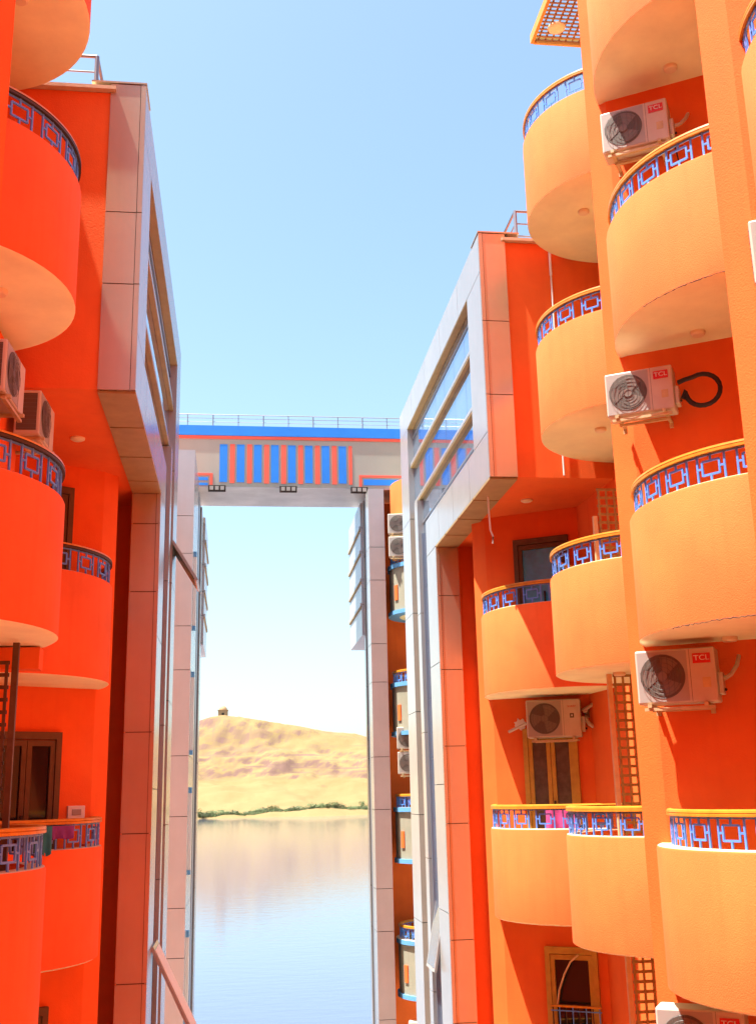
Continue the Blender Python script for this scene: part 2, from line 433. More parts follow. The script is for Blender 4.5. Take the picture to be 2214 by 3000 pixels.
# conduit on the red front wall
g = MB(); g.tube([(4.53, 14.27, 7.9), (4.53, 14.275, 6.6), (4.525, 14.27, 4.3)], .013, M['white']); g.tube([(4.53, 14.26, 7.98), (4.53, 14.27, 7.4)], .02, M['white'])
o = g.build('conduit', rb); setpar(o, rb)
g = MB(); g.revolve((4.3, 15.5), [(0, 4.235), (.06, 4.235), (.085, 4.25), (.09, 4.28), (0, 4.28)], 0, 2 * math.pi, 20, [M['lamp']] * 4)
o = g.build('ceiling_lamp', rb, smooth=40); setpar(o, rb)

def roof_rail(root, pts, z0, h, m='steel', post=None):
    g = MB()
    for a, b in zip(pts, pts[1:]):
        a, b = Vector((*a, 0)), Vector((*b, 0)); L = (b - a).length; n = max(1, int(L / .8))
        for f in (1., .66, .33): g.tube([a + Vector((0, 0, z0 + h * f)), b + Vector((0, 0, z0 + h * f))], .02 if f == 1. else .011, M[m], 6)
        for i in range(n + 1):
            p = a + (b - a) * i / n; g.tube([p + Vector((0, 0, z0)), p + Vector((0, 0, z0 + h))], .028, M[m], 6)
    o = g.build('roof_railing', root); setpar(o, root)
roof_rail(rb, [(6, 14.5), (4.1, 14.5), (4.1, 20)], 7.95, .62)

# ------------------------------------------------------------------ LEFT building (shaded)
lb = thing('apartment_building', 'shaded red orange apartment building with round balconies on the passage side without sun', 'building', 'orange apartment buildings along the passage', (-4, 8, -10.2))
L1o = (-2.80, 13.8)
L1, L2, L3 = (-2.95, 13.75), (-2.95, 9.6), (-2.74, 5.95)
A1L, K1L = rpt(L1o, (1.14, .76)), rpt(L1o, (.98, .54))
A3L, K3L = rpt(L3, (1.14, .75)), rpt(L3, (.98, .53))
g = MB()
g.prism([(-9, 11.2), (-3.3, 11.2), (-3.73, 10.0), A3L, K3L, along(K3L, 1.7, -1), (-3.4, -6), (-9, -6)], GZ, 11.2, M['plaster'])
o = g.build('wall', lb); setpar(o, lb)
g = MB()
g.prism([A1L, K1L, along(K1L, 1.52, -1), (-3.3, 10.4), (-9, 10.4), (-9, 17), (-1.53, 17), (-1.53, 16.1), (-1.93, 16.1), (-1.98, 14.75)], GZ, 4.4, M['plaster'])
o = g.build('wall', lb); setpar(o, lb)
g = MB()
g.prism([(-1.53, 11.22), (-9, 11.22), (-9, 20), (-1.53, 20)], 4.27, 7.92, M['plaster'])
g.box(-1.48, -9, 11.14, 11.5, 7.925, 7.97, M['ledge'])
o = g.build('wall', lb); setpar(o, lb)
AL0, AL1 = R(-146), R(31)
for k in (0, 1): add(lb, balcony, L1, k, 1.35, AL0, R(72), ra=(AL0, AL1), railmat='darkbar_railshade' if k else 'rail')  # upper handrail gets the painted shade colour
add(lb, balcony, L1, -1, 1.35, AL0, R(72), ra=(AL0, AL1))
add(lb, balcony, L2, 0, 1.38, 0, 2 * math.pi, low=1.6)
for k in (1, 2, 3): add(lb, balcony, L2, k, 1.38, 0, 2 * math.pi, lamp=(-2.2, 9.4), railmat='darkbar_railshade')
g = MB(); g.box(-3.2, -2.34, 8.95, 11.2, 1.5, 4.44, M['plaster']); o = g.build('partition', lb); setpar(o, lb)
for k in (0, 1, 2): glazed_door(lb, K1L, .44, 1.3, -1.28 + S * (k - 1), .82 + S * (k - 1), -1, kind='dglass', fr='brown')
bay(lb, -1, -1.14, 11.2, 15.25, 19.2, 18.2, 19.2)
sash(lb, -1, -1.14, 18.1, 19.1, 4.2, .8, 32, M['clad'])
sash(lb, -1, -1.14, 15.95, 16.75, -1.95, 1.3, 27, M['white'])
g = MB(); g.box(-2.6, -1.80, 10.15, 10.35, 1.16, 1.355, M['plaster']); o = g.build('beam', lb); setpar(o, lb)
roof_rail(lb, [(-3, 11.45), (-1.75, 11.45), (-1.75, 18)], 7.95, .62)
g = MB(); g.box(-1.9, -3.2, 12.4, 13.6, 7.93, 8.5, M['white']); o = g.build('roof_hatch', lb); setpar(o, lb)
g = MB(); g.revolve((-1.98, 12.9), [(0, 4.235), (.06, 4.235), (.085, 4.25), (.09, 4.28), (0, 4.28)], 0, 2 * math.pi, 20, [M['lamp']] * 4)
o = g.build('ceiling_lamp', lb, smooth=40); setpar(o, lb)
g = MB(); g.obox((-1.72, 13.86, -.05), (.8, -.6, 0), (.6, .8, 0), (0, 0, 1), .001, .001, .001, M['white'])
g = MB(); c = Vector((K1L[0] - .85 * .2, K1L[1] - .52 * .2, -.14)); ex = Vector((-.85, -.52, 0)).normalized(); nn = Vector((.52, -.85, 0)).normalized()
g.obox(c + nn * .02, ex, nn, (0, 0, 1), .11, .02, .075, M['white']); g.obox(c + nn * .045, ex, nn, (0, 0, 1), .06, .006, .035, M['acg'])
o = g.build('socket_box', lb, bevel=.008); setpar(o, lb)

g = MB(); g.prism([(-9, -13), (9, -13), (9, -9), (-9, -9)], GZ, 9.0, M['plaster']); o = g.build('wall', lb); setpar(o, lb)  # unseen end wall added to block skylight and bounce orange back
# ------------------------------------------------------------------ far blocks by the river
fr = thing('apartment_building', 'distant block with beige balconies rimmed in blue at the river end, sunlit side', 'building', 'orange apartment buildings along the passage', (6, 30, -10.2))
g = MB()
g.prism([(3.86, 30.0), (9, 30.0), (9, 33), (3.86, 33)], GZ, 8.1, M['plaster'])
o = g.build('wall', fr); setpar(o, fr)
CF = (5.16, 28.6)
for k in (-1, 0, 1, 2):
    b = balcony(fr, CF, k, 1.15, 0, 2 * math.pi, body='greyb', rim='lblue', low=.10)
    for v in b.children: pass
    setpar(b, fr); b.location.z += .17
    g = MB(); a = R(205); er = Vector((math.cos(a), math.sin(a), 0)); et = Vector((-math.sin(a), math.cos(a), 0))
    g.obox(Vector((CF[0], CF[1], 0)) + er * 1.155 + Vector((0, 0, -1.30 + S * k)), et, er, (0, 0, 1), .07, .02, .2, M['plaster_f'])
    q = g.build('orange_panel', b)
b = balcony(fr, (5.20, 28.7), 3, 1.1, 0, 2 * math.pi, low=.25, rail=False); setpar(b, fr); b.location.z -= .62
def far_bay(root, sx, Xp, Yf, Ylow, Yend, name='side_cladding'):
    def bx(g, u0, u1, y0, y1, z0, z1, m): g.box(Xp + sx * u0, Xp + sx * u1, y0, y1, z0, z1, m)
    G = .014; g = MB(); zs = [8.03, 6.4, 5.5, 3.8, 2.8, .9, -.4, -2.3, -3.3, -5.3, -7.3, GZ]
    for b, a in zip(zs, zs[1:]): bx(g, .0, .42, Yf, Yf + .03, a + G, b, M['fartan'])
    o = g.build('return_cladding', root); setpar(o, root)
    g = MB(); bx(g, .03, .4, Yf + .03, Ylow - .02, GZ, 8.0, M['dark'])
    L = Ylow - Yf; c = M['clad']
    for b, a in zip(zs, zs[1:]):
        bx(g, 0, .2, Yf + .035, Yf + L * .42, a + G, b, c); bx(g, 0, .2, Yf + L * .82, Ylow, a + G, b, c)
    bx(g, .02, .2, Yf + L * .55, Yf + L * .68, GZ, 8.0, M['steel']); bx(g, .08, .2, Yf + L * .42, Yf + L * .55, GZ, 8.0, M['glass']); bx(g, .08, .2, Yf + L * .68, Yf + L * .82, GZ, 8.0, M['steel'])
    o = g.build(name, root); setpar(o, root)
    # cantilevered box towards the river, pale panels painted like sky-reflecting glass between projecting ledges
    g = MB(); e = .06; p = M['pale']
    for a, b in ((4.25, 5.10), (5.114, 5.80), (5.814, 6.60), (6.614, 7.30), (7.314, 8.03)): bx(g, -e, .4, Ylow + .01, Yend, a, b, p)
    o = g.build('cantilever_box', root); setpar(o, root)
    for z in (5.1, 5.8, 6.6, 7.3):
        g = MB(); bx(g, -e - .04, -e - .001, Ylow + .02, Yend - .02, z - .03, z + .05, p); bx(g, -e - .038, -e - .002, Ylow + .03, Yend - .03, z - .07, z - .032, M['ochre']); o = g.build('ledge', root); setpar(o, root)
far_bay(fr, 1, 3.42, 28.2, 29.7, 33.0)
fl = thing('apartment_building', 'distant clad block under the skybridge at the river end, shaded side', 'building', 'orange apartment buildings along the passage', (-5, 28, -10.2))
g = MB(); g.prism([(-1.53, 27), (-9, 27), (-9, 34), (-1.53, 34)], GZ, 7.9, M['plaster']); o = g.build('wall', fl); setpar(o, fl)
far_bay(fl, -1, -1.10, 25.0, 31.5, 34.5)
# white bars with blue ends along the shaded far column
for z in (1.05, -1.55, 3.9, -4.6):
    g = MB(); g.box(-1.12, -1.03, 25.6, 25.75, z, z + 1.65, M['white']); g.box(-1.115, -1.035, 25.59, 25.76, z + 1.65, z + 1.78, M['lblue']); g.box(-1.115, -1.035, 25.59, 25.76, z - .1, z, M['lblue'])
    o = g.build('column_bar', fl); setpar(o, fl)

# ------------------------------------------------------------------ skybridge
br = thing('skybridge', 'beige skybridge with blue and coral stripes spanning the passage', 'bridge', loc=(1.2, 29, 8.2))
YB, YB2 = 29.0, 31.0
q = YB / 29.5
g = MB()
g.box(-3.0, 7.0, YB, YB2, 8.27, 9.64, M['bridge']); g.box(-3.0, 7.0, YB + .004, YB2 - .004, 8.245, 8.268, M['under']); g.box(-3.0, 7.0, YB, YB2, 9.64, 10.02, M['bridge'])
o = g.build('deck', br); setpar(o, br)
g = MB(); g.box(-3.0, 7.0, YB - .03, YB - .002, 9.745, 10.03, M['blue']); o = g.build('blue_band', br); setpar(o, br)
g = MB(); g.box(-3.0, 7.0, YB - .02, YB - .002, 9.65, 9.735, M['redp']); o = g.build('coral_line', br); setpar(o, br)
def pxX(x): return .0003 + (-.61 + (x - 481) * (3.15 + .61) / (770 - 481)) * q
for i in range(8):
    x = 481 + i * 36.9
    g = MB(); g.box(pxX(x), pxX(x + 16.5), YB - .012, YB - .002, 8.40, 9.49, M['blue']); o = g.build('blue_stripe', br); setpar(o, br)
    g = MB(); g.box(pxX(x + 22), pxX(x + (32.5 if i < 7 else 29.5)), YB - .012, YB - .002, 8.37, 9.50, M['redp']); o = g.build('coral_stripe', br); setpar(o, br)
for s, xa, xb in ((-1, -3.0, -.78), (1, 3.27, 7.0)):
    g = MB()
    x_in = xb if s < 0 else xa
    g.box(xa, xb, YB - .012, YB - .002, 8.585, 8.65, M['redp'])
    g.box(x_in - (0 if s > 0 else .08), x_in + (.08 if s > 0 else 0), YB - .0125, YB - .003, 8.30, 8.584, M['redp'])
    o = g.build('coral_corner', br); setpar(o, br)
    g = MB(); g.box(xa if s < 0 else xa + .13, xb if s > 0 else xb - .13, YB - .012, YB - .002, 8.36 if s > 0 else 8.44, 8.53, M['blue'])
    if s < 0: g.box(xa, xb - .13, YB - .012, YB - .002, 8.30, 8.37, M['blue'])
    o = g.build('blue_corner', br); setpar(o, br)
g = MB()
for f in (1., .70, .40): g.tube([(-3, YB + .06, 10.02 + .36 * f), (7, YB + .06, 10.02 + .36 * f)], .013 if f == 1. else .008, M['steel'], 6)
for i in range(17):
    x = -2.85 + .70 * i - .05
    if x < 7: g.tube([(x, YB + .06, 10.0), (x, YB + .06, 10.38)], .014 + .006 * (i % 2), M['steel'], 6)
o = g.build('railing', br); setpar(o, br)
fl_root = None
for i, (x, lab) in enumerate(((-.66, 'black triple floodlight under the skybridge, leftmost of the three'), (1.29, 'black triple floodlight under the middle of the skybridge'), (3.26, 'black triple floodlight under the skybridge, rightmost of the three'))):
    if fl_root is None:
        fl_root = thing('floodlight', lab, 'floodlight', 'floodlights under the skybridge', (x, YB - .06, 8.20))
        g = MB(); g.box(-.24, .24, -.05, .05, -.09, .085, M['dark']); g.build('housing', fl_root, bevel=.01)
        for j in (-1, 0, 1):
            g = MB(); g.box(j * .145 - .05, j * .145 + .05, -.062, -.051, -.055, .05, M['acg']); g.build('lens', fl_root)
    else:
        c = copy_tree(fl_root); c.location = (x, YB - .06, 8.20); c['label'] = lab

# ------------------------------------------------------------------ air-conditioning outdoor units
def make_ac(letters=True, m_case='acw'):
    r = thing('air_conditioner', 'x', 'air conditioner', 'air conditioner outdoor units')
    W, Dp, H = .40, .15, .275
    g = MB(); g.box(-W, W, -Dp, Dp, -H, H, M[m_case]); g.build('casing', r, bevel=.018)
    # fan opening
    cx = -.13; rr = .225
    g = MB(); n = 40
    def disc(y, r0, r1, m):
        b = len(g.v)
        for i in range(n):
            a = 2 * math.pi * i / n
            g.v.append((cx + r0 * math.cos(a), y, r0 * math.sin(a))); g.v.append((cx + r1 * math.cos(a), y, r1 * math.sin(a)))
        for i in range(n):
            j = (i + 1) % n; g.face([b + 2 * i, b + 2 * i + 1, b + 2 * j + 1, b + 2 * j], m)
    # recessed-looking square panel and dark fan well, proud by millimetres
    g.box(cx - .25, cx + .25, -Dp - .004, -Dp - .001, -H + .02, H - .02, M['acg'])
    b = len(g.v)
    for i in range(n): a = 2 * math.pi * i / n; g.v.append((cx + rr * math.cos(a), -Dp - .007, rr * math.sin(a)))
    g.face([b + i for i in range(n)], M['acd'])
    fan = g.build('fan_well', r)
    g = MB()
    for kk in range(3):
        a0 = kk * 2 * math.pi / 3 + .3; b = len(g.v); pts = []
        for i in range(7):
            a = a0 + i * .20; pts.append((cx + .05 * math.cos(a), -Dp - .010, .05 * math.sin(a)))
        for i in range(7):
            a = a0 + .35 + i * .17; pts.append((cx + .20 * math.cos(a), -Dp - .016 + .004 * (i / 6), .20 * math.sin(a)))
        g.v += pts
        for i in range(6): g.face([b + i, b + i + 1, b + 8 + i, b + 7 + i], M['blade'])
    g.tube([(cx, -Dp - .006, 0), (cx, -Dp - .018, 0)], .055, M['blade'], 16)
    g.build('fan', fan)
    g = MB()
    for kk in range(5):
        q0 = .05 + kk * .043
        pts = [(cx + q0 * math.cos(2 * math.pi * i / 28), -Dp - .024, q0 * math.sin(2 * math.pi * i / 28)) for i in range(29)]
        g.tube(pts, .0022, M['guard'], 4, False)
    for kk in range(9):
        x = cx - .22 + kk * .055
        hh = math.sqrt(max(.001, rr * rr - (x - cx) ** 2))
        g.tube([(x, -Dp - .026, -hh), (x, -Dp - .026, hh)], .0022, M['guard'], 4, False)
    g.build('fan_guard', fan)
    # valve cover, seam, base rails
    g = MB(); g.box(W + .001, W + .05, -.08, .10, -.20, .02, M[m_case]); g.box(W + .05, W + .075, -.03, .0, -.17, -.14, M['dark']); g.build('valve_cover', r, bevel=.01)
    g = MB(); g.box(.145, .149, -Dp - .003, -Dp - .0005, -H + .01, H - .01, M['acd']); g.build('panel_seam', r)
    for s in (-.28, .28):
        g = MB(); g.box(s - .02, s + .02, -.19, .36, -H - .035, -H - .001, M['bracket']); g.box(s - .022, s + .022, .30, .34, -H - .09, -H - .036, M['bracket'])
        g.build('bracket', r)
    g = MB(); g.box(-.34, .36, -.15, -.11, -H - .066, -H - .036, M['bracket']); g.box(-.30, .30, .05, .09, -H - .066, -H - .036, M['bracket']); g.build('crossbar', r)
    g = MB(); g.box(-W - .004, -W - .0005, -Dp + .04, Dp - .03, -H + .05, H - .04, M['acd'])
    for i in range(9): g.box(-W - .008, -W - .0045, -Dp + .04, Dp - .03, -H + .07 + .052 * i, -H + .076 + .052 * i, M['guard'])
    g.build('coil_grille', r)
    return r
ac0 = make_ac()
def badge(r, txt='TCL'):
    g = MB(); g.box(.18, .355, -.157, -.151, .115, .215, M['red']); b = g.build('badge', r)
    me = text_mesh(txt, .075, M['white']); t = bpy.data.objects.new('lettering', me); col.objects.link(t); t.parent = b
    t.location = (.268, -.160, .166); t.rotation_euler = (R(90), 0, 0); t.scale = (1.15, 1, 1)
    g = MB(); g.box(.26, .34, -.1535, -.151, -.13, -.03, M['bracket']); g.build('energy_sticker', r)
ac_tcl = copy_tree(ac0); badge(ac_tcl)
def place(src, x, y, z, rz, label, s=1.):
    c = copy_tree(src); c.location = (x, y, z); c.rotation_euler = (0, 0, R(rz)); c['label'] = label; c.scale = (s, s, s); return c
# rz: front normal is local -Y
RZ = -31
ac_list = []
ac_list.append(place(ac_tcl, 4.08, 10.10, 3.92, RZ, 'white air conditioner with red badge and coiled black hose below the second balcony up', .85))
ac_list.append(place(ac_tcl, 4.18, 10.05, 1.02, RZ, 'white air conditioner with red badge mounted just above the eye level railing', .93))
ac_list.append(place(ac_tcl, 4.27, 10.05, 6.98, RZ, 'topmost white air conditioner with red badge, behind a yellow handrail', .90))
ac_list.append(place(ac_tcl, 4.10, 10.02, -2.16, RZ, 'white air conditioner half hidden under the lowest balcony at bottom right', .95))
ac_list.append(place(ac_tcl, 4.38, 7.24, 4.06, RZ, 'white air conditioner cut off by the right edge of the photo'))
# hoses
def hose(parent_ac, pts, r, m, name='hose'):
    g = MB(); g.tube(pts, r, M[m], 8); return g.build(name, parent_ac, smooth=60)
loop = [(.44, .0, .08), (.52, -.01, .10)] + [(.72 + .20 * math.sin(t), -.03 + .012 * t, -.06 + .19 * math.cos(t)) for t in [-.5 + i * .3 for i in range(0, 19)]] + [(.48, .03, -.12)]
hose(ac_list[0], loop, .030, 'black')
for a in (ac_list[1], ac_list[2]): hose(a, [(.44, 0, -.05), (.52, .05, .0), (.58, .12, .10), (.6, .2, .2)], .022, 'acw')
# unit over the door in the recess (other make)
ac_s = copy_tree(ac0)
g = MB(); g.box(.24, .30, -.156, -.151, .0, .065, M['acd']); g.box(.262, .278, -.158, -.1565, .02, .045, M['white']); bq = g.build('emblem', ac_s)
me = text_mesh('SHARP', .042, M['red']); t = bpy.data.objects.new('lettering', me); col.objects.link(t); t.parent = ac_s; t.location = (.27, -.153, .165); t.rotation_euler = (R(90), 0, 0)
acS = place(ac_s, 4.66, 15.98, 1.02, -20, 'cream air conditioner with dark round fan mounted above the ochre door')
hose(acS, [(-.41, .02, -.05), (-.60, .10, -.12), (-.70, .16, -.16)], .022, 'acw')
hose(acS, [(.42, 0, .10)] + [(.60 + .14 * math.sin(t), .02, .04 + .17 * math.cos(t)) for t in [i * .35 for i in range(0, 17)]] + [(.5, .02, .0)], .028, 'acw')
# left side
place(ac0, -2.12, 10.95, 3.78, 88, 'white air conditioner with dark coil end behind the upper left railing', .85)
place(ac0, -2.12, 9.32, 3.62, 88, 'white air conditioner cut off by the left edge of the photo', .87)
# far right column
for x, y, z, lab in ((4.33, 28.05, 7.0 , 'beige air conditioner highest below the right end of the skybridge'), (4.33, 28.0, 6.36, 'beige air conditioner behind the uppermost blue rimmed balcony rail'),
                     (4.43, 28.1, 1.36, 'beige air conditioner upper of the stacked pair between blue rimmed balconies'), (4.44, 28.1, .74, 'beige air conditioner lower of the stacked pair between blue rimmed balconies'),
                     (4.52, 28.0, -5.6, 'beige air conditioner at the foot of the blue rimmed balconies')):
    place(ac0, x, y, z, -12, lab)
def rem(o):
    for c in list(o.children): rem(c)
    bpy.data.objects.remove(o)
for a in (ac0, ac_tcl, ac_s): rem(a)

for a, q in ((ac_list[2], 2),):
    hose(a, [(.42, .12, -.24), (.45, .2, -.5), (.43 + .02 * q, .24, -.9), (.46, .25, -1.2)], .009, 'black', 'drain_hose')
g = MB(); q = random.Random(3); n = 22; c = Vector((K1[0] + .85 * .43, K1[1] - .52 * .43, .98)); ex = Vector((.85, -.52, 0)).normalized(); nn = Vector((-.52, -.85, 0)).normalized()
for i in range(n):
    a = 2 * math.pi * i / n; rr = .085 * q.uniform(.7, 1.25); p = c + ex * rr * math.cos(a) + Vector((0, 0, 1)) * rr * math.sin(a)
    g.v.append(tuple(p + nn * .012)); g.v.append(tuple(p - nn * .01))
for i in range(n): j = (i + 1) % n; g.face([2 * i, 2 * j, 2 * j + 1, 2 * i + 1], M['white'])
g.face([2 * i for i in range(n)], M['white'])
o = g.build('plaster_patch', rb); setpar(o, rb)

# ------------------------------------------------------------------ trellis screens
def trellis(x0, x1, y, z0, z1, zpost, label, post_side=-1, n=4, lm='trellis', pm='postw'):
    r = thing('trellis_screen', label, 'trellis', 'wooden trellis screens on the balconies', (x0, y, z0))
    g = MB(); xp = x0 if post_side < 0 else x1
    g.box(xp - .026 - x0, xp + .026 - x0, -.026, .026, 0, zpost - z0, M[pm]); g.build('post', r)
    g = MB(); h = z1 - z0
    a, b = (.07, x1 - x0) if post_side < 0 else (0, x1 - x0 - .07)
    for i in range(n + 1):
        x = a + (b - a) * i / n; g.box(x - .013, x + .013, -.012, .004, 0, h, M[lm])
    k = int(h / .105)
    for i in range(k + 1):
        z = h * i / k; g.box(a - .02, b + .02, .005, .019, z - .016, z + .016, M[lm])
    g.build('lattice', r); return r
trellis(4.47, 4.95, 12.95, -1.27 + S, 3.72, 3.36, 'wooden trellis with post behind the second balcony up, beside the orange pier')
trellis(4.50, 4.98, 12.95, -1.27, 1.34, 1.36, 'tall wooden trellis with pale post on the eye level balcony beside the orange pier')
trellis(4.47, 4.98, 12.95, -1.27 - S, -1.84, -1.80, 'wooden trellis below the eye level balcony, lower right', n=4)
trellis(-2.40, -1.925, 9.75, -1.27, 1.17, 1.34, 'dark wooden trellis with brown post at the left edge above the black handrail', post_side=1, lm='darkwood', pm='darkwood')

# ------------------------------------------------------------------ roof pergola
pg = thing('pergola', 'wooden lattice canopy jutting from the roof at top right against the sky', 'pergola', loc=(5.0, 12.8, 11.0))
g = MB()
for i in range(12): x = 4.38 + .105 * i; g.box(x, x + .030, 11.4, 13.68, 11.01, 11.022, M['pergw'])
for i in range(29): y = 11.42 + .080 * i; g.box(4.33, 5.55, y, y + .026, 10.995, 11.009, M['pergw'])
o = g.build('lattice', pg); setpar(o, pg)
g = MB(); g.box(4.28, 4.329, 11.4, 13.72, 10.96, 11.1, M['frame']); g.box(4.33, 5.6, 13.69, 13.73, 10.96, 11.1, M['frame']); o = g.build('edge_beam', pg); setpar(o, pg)
g = MB(); g.revolve((4.58, 13.35), [(0, 10.93), (.10, 10.94), (.13, 10.96), (.13, 10.984), (0, 10.984)], 0, 2 * math.pi, 20, [M['lamp']] * 4); o = g.build('lamp', pg, smooth=40); setpar(o, pg)

# ------------------------------------------------------------------ small hanging things
def cloth(name, p0, p1, ztop, h, m, label, bulge=.03):
    g = MB(); n, k = 12, 8; p0, p1 = Vector(p0), Vector(p1); d = p1 - p0; nn = Vector((d.y, -d.x)).normalized()
    for th in (0, .012):
        for i in range(n + 1):
            for j in range(k + 1):
                w = bulge * math.sin(i * 1.3) * (j / k) + th
                p = p0 + d * i / n + nn * w
                g.v.append((p.x, p.y, ztop - h * j / k * (1 + .05 * math.sin(i * .9))))
    N = (n + 1) * (k + 1)
    for i in range(n):
        for j in range(k):
            a = i * (k + 1) + j; b = a + k + 1
            g.face([a, b, b + 1, a + 1], M[m]); g.face([N + a + 1, N + b + 1, N + b, N + a], M[m])
    for i in range(n):
        a = i * (k + 1); b = a + k + 1
        g.face([a, N + a, N + b, b], M[m]); g.face([a + k, b + k, N + b + k, N + a + k], M[m])
    for j in range(k):
        g.face([j, j + 1, N + j + 1, N + j], M[m]); a = n * (k + 1) + j; g.face([a, N + a, N + a + 1, a + 1], M[m])
    o = g.build(name, smooth=60); return tag(o, label, 'towel', 'towels drying behind balcony railings')
cloth('towel', (4.30, 15.45), (4.72, 15.22), -.27, .26, 'pink', 'pink towel hung inside the eye level railing in front of the ochre door')
cloth('towel', (-2.05, 12.75), (-1.82, 12.95), -.27, .14, 'purple', 'dark purple cloth hung inside the eye level railing of the shaded building')
cloth('towel', (-2.2, 12.65), (-2.02, 12.74), -.27, .30, 'teal', 'teal cloth hung inside the eye level railing of the shaded building')
g = MB(); g.tube([(3.63, 15.2, 4.24), (3.64, 15.22, 4.0), (3.645, 15.2, 3.72), (3.68, 15.2, 3.62), (3.67, 15.2, 3.52)], .014, M['white'], 6)
tag(g.build('cable', smooth=60), 'frayed pale cable dangling under the damaged corner of the clad box', 'cable')

# ------------------------------------------------------------------ ground, water, hills, far bank
g = MB(); g.box(-60, 60, -40, 43, GZ - 2.5, GZ, M['ground'])
tag(g.build('ground'), kind='structure')

def water_mat():
    m = bpy.data.materials.new('river_water'); m.use_nodes = True; nt = m.node_tree; b = nt.nodes['Principled BSDF']
    b.inputs['Base Color'].default_value = (.066, .080, .130, 1); b.inputs['Roughness'].default_value = .05; b.inputs['IOR'].default_value = 1.38
    geo = nt.nodes.new('ShaderNodeNewGeometry')
    mp = nt.nodes.new('ShaderNodeMapping'); mp.inputs['Scale'].default_value = (.5, 1.1, 1)
    nt.links.new(geo.outputs['Position'], mp.inputs['Vector'])
    n = nt.nodes.new('ShaderNodeTexNoise'); n.inputs['Scale'].default_value = .9; n.inputs['Detail'].default_value = 5; n.inputs['Roughness'].default_value = .55
    nt.links.new(mp.outputs['Vector'], n.inputs['Vector'])
    bp = nt.nodes.new('ShaderNodeBump'); bp.inputs['Strength'].default_value = .16; bp.inputs['Distance'].default_value = .10
    nt.links.new(n.outputs['Fac'], bp.inputs['Height']); nt.links.new(bp.outputs['Normal'], b.inputs['Normal'])
    return m
WZ = -12.0
me = bpy.data.meshes.new('river'); me.from_pydata([(-3000, 43.2, WZ), (3000, 43.2, WZ), (3000, 760, WZ), (-3000, 760, WZ)], [], [(0, 1, 2, 3)])
me.materials.append(water_mat()); o = bpy.data.objects.new('river', me); col.objects.link(o); tag(o, kind='structure')

